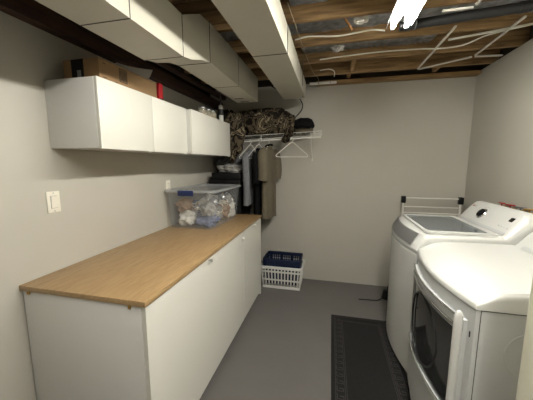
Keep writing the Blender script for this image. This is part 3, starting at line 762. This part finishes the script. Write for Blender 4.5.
# grey front trim following the bow on the slope
b = new(); rows = []
for dx, z in ((.004, .975), (.012, .992), (.028, 1.020), (.046, 1.048), (.056, 1.058)):
    rows.append([(X(y)-.008+dx-.004, y, z+.003) for y in [wy0+.075+(wy1-wy0-.078)*k/24 for k in range(25)]])
grid(b, rows); bmesh.ops.solidify(b, geom=b.faces[:], thickness=.004)
obj('front_trim', b, M['greyp'], t, 50)
# lid with window
ly0, ly1 = wy0+.045, wy1-.03
b = new()
def rrp(x0, x1, y0, y1, z, r=.03): return rr(x0, x1, y0, y1, z, r, 5)
def bowring(q, k=1.0): return [(p[0]-wsag*.9*k*(1-((p[1]-(wy0+wy1)/2)/.355)**2)*max(0, 1-(p[0]-.64)/.25), p[1], p[2]) for p in q]
A = bowring(rrp(.655, 1.075, ly0, ly1, 1.074)); A2 = bowring(rrp(.655, 1.075, ly0, ly1, 1.086)); B2 = bowring(rrp(.678, 1.03, ly0+.03, ly1-.035, 1.088)); B1 = bowring(rrp(.678, 1.03, ly0+.03, ly1-.035, 1.078))
grid(b, [A, A2, B2, B1, A], True)
lid = obj('lid', b, M['app'], t, 40)
b = new(); q = bowring(rrp(.679, 1.029, ly0+.031, ly1-.036, 1.084)); q2 = [(x, y, z-.004) for x, y, z in q]
grid(b, [q, q2], True); b.faces.new([b.verts.new(p) for p in q]); b.faces.new([b.verts.new(p) for p in q2][::-1]); bmesh.ops.remove_doubles(b, verts=b.verts, dist=.0001)
obj('lid_window', b, M['lidglass'], lid, 40)
b = new(); q = bowring(rrp(.70, 1.01, ly0+.06, ly1-.06, 1.0775, .1)); b.faces.new([b.verts.new(p) for p in q]); r2 = [(x, y, z+.0012) for x, y, z in q]; grid(b, [q, r2], True); b.faces.new([b.verts.new(p) for p in r2]); bmesh.ops.remove_doubles(b, verts=b.verts, dist=.0001)
obj('drum_opening', b, M['drum'], lid, 40)
def deco_w(add, L):
    b = new(); box(b, -.30, .30, -.012, .012, -.002, .003, .002); add('console_groove', b, 2.31, .012, 0, M['appside'])
    b = new(); lathe(b, (0, 0, 0), [(.046, 0), (.046, .004), (.040, .010)], 28); k = add('dial_ring', b, 2.40, L*.56, .001, M['chrome'])
    b = new(); lathe(b, (0, 0, 0), [(.034, 0), (.033, .010), (.028, .013)], 28); box(b, -.005, .005, -.030, .030, .010, .017, .003); add('dial', b, 2.40, L*.56, .009, M['black'], k)
    b = new(); box(b, -.020, .020, -.016, .016, 0, .003, .001); add('display', b, 2.065, L*.68, .001, M['display'])
    b = new()
    for i in range(3):
        for j in range(3): box(b, -.08+.035*i, -.062+.035*i, -.03+.022*j, -.027+.022*j, 0, .0012)
    add('button_marks', b, 2.27, L*.55, .0005, M['greyc2'])
    b = new()
    for i in range(4): lathe(b, (-.045+.03*i, 0, 0), [(.007, 0), (.007, .003)], 12)
    add('buttons', b, 2.08, L*.32, .0005, M['appside'])
    b = new()
    for i in range(9):
        a = math.radians(200-27*i); box(b, .062*math.cos(a)-.006, .062*math.cos(a)+.006, .062*math.sin(a)-.0012, .062*math.sin(a)+.0012, 0, .001)
    add('dial_marks', b, 2.40, L*.56, .0005, M['greyc2'])
    b = new(); lathe(b, (-.03, 0, 0), [(.009, 0), (.009, .001)], 18); add('brand_emblem', b, 2.565, L*.82, .0005, M['redh'])
    b = text_mesh('LG', .02); add('brand_letters', b, 2.565, L*.82, .001, M['greyp'])
console(t, wy0+.0, wy1-.015, 1.085, 1.083, 1.205, 1.232, 1.30, deco_w)

# dryer --------------------------------------------------------
dy0, dy1, dxc, dsag, dxb = 1.195, 1.925, .598, .054, 1.33
t = thing('tumble_dryer', 'white tumble dryer with dark glass door nearest the camera', 'dryer', (.95, 1.55, 0))
appliance_common(t, dy0, dy1, dxc, dsag, dxb, .959)
XD = lambda y: xf(y, dy0, dy1, dxc, dsag)
cover = lid_shape(dy0-.003, dy1+.003, dxc-.012, dsag, [(0, .962), (0, .980), (.004, .988), (.018, .996), (.045, 1.010), (.07, 1.026), (.10, 1.036), (.16, 1.043), (.3, 1.049), (.6, 1.051), (.72, 1.051)], .962, .012)
obj('top_cover', cover, M['app'], t, 45)
# front skin: surround
b = new()
bow_panel(b, dy0+.001, dy1-.001, .90, .957, XD, .010); bow_panel(b, dy0+.001, dy0+.055, .05, .90, XD, .010, 4); bow_panel(b, dy1-.035, dy1-.001, .05, .90, XD, .010, 4); bow_panel(b, dy0+.055, dy1-.035, .05, .14, XD, .010)
obj('front_frame', b, M['appside'], t, 40)
XO = lambda y: XD(y)-.012
dya, dyb = dy0+.033, dy1-.04
wa, wb = 1.275, 1.872
d = bpy.data.objects.new('door', None)
b = new()
bow_panel(b, dya, dyb, .145, .41, XD, .028); bow_panel(b, dya, dyb, .845, .893, XD, .024); bow_panel(b, dya, wa, .41, .845, XD, .028, 4)
if dyb > wb: bow_panel(b, wb, dyb, .41, .845, XD, .028, 3)
bpy.data.objects.remove(d)
d = obj('door', b, M['appside'], t, 40)
obj('door_window', bow_panel(new(), wa, wb, .411, .825, lambda y: XD(y)-.004, .014), M['glassd'], d, 40)
b = new(); bow_panel(b, wa, wb, .826, .846, XD, .026); obj('handle_recess', b, M['greyp'], d, 40)
for z, nm in ((.408, 'lower_chrome_lip'), (.85, 'upper_chrome_lip'), (.895, 'top_chrome_lip')):
    b = new(); ye = dya+.01 if z > .5 else wa
    tube(b, [(XD(y)-.030, y, z + (.0 if z < .5 else 0)) for y in [ye+(dyb-ye)*k/24 for k in range(25)]], .0045, 8); obj(nm, b, M['chrome'], d)
# vertical rounded handle at near edge
b = new(); tube(b, [(XD(1.25)-.036, 1.238, z) for z in (.17, .18, .4, .6, .86, .905, .922, .93)], [.009, .014, .0145, .0145, .0145, .014, .010, .004], 16, flat=1.2); obj('door_handle', b, M['app'], d, 60)
obj('latch_hole', box(new(), XD(1.215)-.0125, XD(1.215)-.0095, 1.2105, 1.2145, .83, .855), M['black'], d)
# inner drum ring hinted behind glass
b = new(); tube(b, [(XD(1.6)-.0195 + abs(a-1.6)**2*.35, a, .62+s*math.sqrt(max(0, .2**2-(a-1.6)**2))*.95) for s in (1, -1) for a in ([1.4+.4*k/20 for k in range(21)] if s == 1 else [1.8-.4*k/20 for k in range(1, 20)])], .006, 8, closed=True); obj('porthole_ring', b, M['pipe'], d, 60)
# side: seam line and pressed circle
obj('side_seam', box(new(), dxc+.006, dxb-.01, dy0-.002, dy0+.002, .9575, .9625), M['seam'], t)
obj('corner_seam', box(new(), dxc+.006, dxc+.009, dy0-.0012, dy0+.002, .05, .958), M['seam'], t)
b = new(); tube(b, [(.80+.10*math.cos(a), dy0-.0002, .785+.10*math.sin(a)) for a in [2*PI*k/40 for k in range(40)]], .0018, 6, closed=True); obj('pressed_circle', b, M['appside'], t)
def deco_d(add, L):
    b = new(); box(b, -.27, .27, -.012, .012, -.002, .003, .002); add('console_groove', b, 1.555, .012, 0, M['appside'])
    b = new(); lathe(b, (0, 0, 0), [(.046, 0), (.046, .004), (.040, .010)], 28); k = add('dial_ring', b, 1.66, L*.60, .001, M['chrome'])
    b = new(); lathe(b, (0, 0, 0), [(.034, 0), (.032, .018), (.027, .022)], 28); add('dial', b, 1.66, L*.60, .009, M['pipe'], k)
    b = new(); box(b, -.020, .020, -.016, .016, 0, .003, .001); add('display', b, 1.38, L*.62, .001, M['display'])
console(t, dy0+.02, dy1-.01, 1.085, 1.055, 1.205, 1.205, 1.30, deco_d)

# drying rack behind the washer
t = thing('drying_rack', 'folded white drying rack with black corner caps behind the washing machine', 'drying rack', (1.1, 3.35, 0))
for x in (.812, 1.388):
    b = new(); tube(b, [(x, 3.35, .02), (x, 3.35, 1.165)], .011, 10); obj('upright', b, M['wire'], t)
    b = new(); box(b, x-.022, x+.022, 3.325, 3.375, 1.098, 1.175, .006); obj('corner_cap', b, M['black'], t)
    obj('foot_cap', box(new(), x-.018, x+.018, 3.30, 3.40, 0, .03, .005), M['black'], t)
    b = new(); tube(b, [(x+.012, 3.39, .02), (x+.012, 3.39, 1.10)], .009, 10); obj('back_upright', b, M['wire'], t)
for z in (1.155, 1.055, .985, .92, .7, .5, .3):
    b = new(); tube(b, [(.812, 3.35, z), (1.388, 3.35, z)], .0075, 8); obj('rung', b, M['wire'], t)

# washer valves on right wall
for k, (y, col, lb) in enumerate(((2.745, 'redh', 'red handled water valve on the right wall nearest the corner'), (2.63, 'redh', 'second red handled water valve on the right wall'), (2.50, 'steel', 'grey handled valve behind the washer console'), (2.40, 'brass', 'brass hose valve nearest the camera on the right wall'))):
    t = thing('water_valve', lb, 'valve', (XR, y, 1.17), 'laundry water valves on the right wall')
    b = new(); tube(b, [(XR-.001, y, 1.17), (XR-.05, y, 1.17), (XR-.058, y, 1.16), (XR-.06, y, 1.10)], .012, 12); obj('valve_body', b, M['brass'], t)
    obj('wall_flange', lathe(new(), (XR-.005, y, 1.17), [(.026, 0), (.026, .005)], 16, 'x'), M['steel'], t)
    b = new(); tube(b, [(XR-.04, y, 1.18), (XR-.04, y, 1.198)], .006, 8); obox(b, Vector((XR-.045, y-.012, 1.203)), (.022, .07, .012), Matrix.Rotation(.3*k, 3, 'Z'), .004); obj('handle', b, M[col], t)
    b = new(); tube(b, smooth_path([(XR-.06, y, 1.10), (XR-.062, y, .9), (XR-.06, y+.01, .5), (XR-.07, y, .2)]), .010, 8); obj('hose', b, M['steel'] if k > 1 else M['pipe'], t)

# black drain stuff on floor
b = new(); pts = smooth_path([(.35, 3.09, .006), (.45, 3.10, .006), (.55, 3.11, .006), (.62, 3.16, .02), (.68, 3.2, .05)])
t = thing('drain_hose', 'black cord and hose end on the floor behind the washing machine', 'hose', (.6, 3.15, 0))
tube(b, pts, .005, 8); obj('cord', b, M['black'], t)
b = new(); tube(b, smooth_path([(.70, 3.22, .03), (.705, 3.24, .10), (.73, 3.26, .16), (.77, 3.28, .2), (.84, 3.22, .22), (.88, 3.0, .22), (.88, 2.74, .24)]), .03, 12); obj('hose_bend', b, M['black'], t, 60)
b = new(); lathe(b, (.655, 3.19, .0), [(.04, 0), (.045, .01), (.035, .06), (.028, .10)], 16); obj('hose_foot', b, M['black'], t)

# ------------------------------------------------------------------ near door leaf and round wall fixture
b = new(); box(b, .583, .618, .50, .90, .01, 1.9, .012, 3)
def door_leaf():
    b = new(); y0 = .885
    poly = [(.575, y0+.018), (.582, y0+.030), (.60, y0+.035), (1.40, y0+.035), (1.40, y0), (.60, y0), (.582, y0+.005)]
    prism(b, poly, 'z', .01, 2.03)
    return b
b.free()
dr = struct('door_1', door_leaf(), M['doorm'], smooth=50)
t = thing('smoke_alarm', 'round white alarm mounted high on the right wall', 'smoke alarm', (XR, 2.47, 2.16))
obj('base', lathe(new(), (XR-.012, 2.47, 2.24), [(.075, .0), (.078, .004), (.078, .012)], 28, 'x'), M['plate'], t)
obj('cover', lathe(new(), (XR-.045, 2.47, 2.24), [(.03, .0), (.058, .006), (.068, .02), (.07, .033)], 28, 'x'), M['plate'], t)

# ------------------------------------------------------------------ camera, world, view
cam = bpy.data.cameras.new('camera'); co = bpy.data.objects.new('camera', cam); C.objects.link(co)
cam.sensor_width = 36; cam.lens = 271.9*36/533; cam.clip_start = .02
co.location = (0, 0, 1.55); co.rotation_euler = (PI/2-.1359, .0007, .2323)
scene.camera = co
w = bpy.data.worlds.new('world'); scene.world = w; w.use_nodes = True
w.node_tree.nodes['Background'].inputs[0].default_value = (.9, .95, 1, 1); w.node_tree.nodes['Background'].inputs[1].default_value = .01
vs = scene.view_settings; vs.view_transform = 'Standard'; vs.look = 'None'; vs.exposure = 1.58; vs.gamma = 1; vs.use_curve_mapping = False
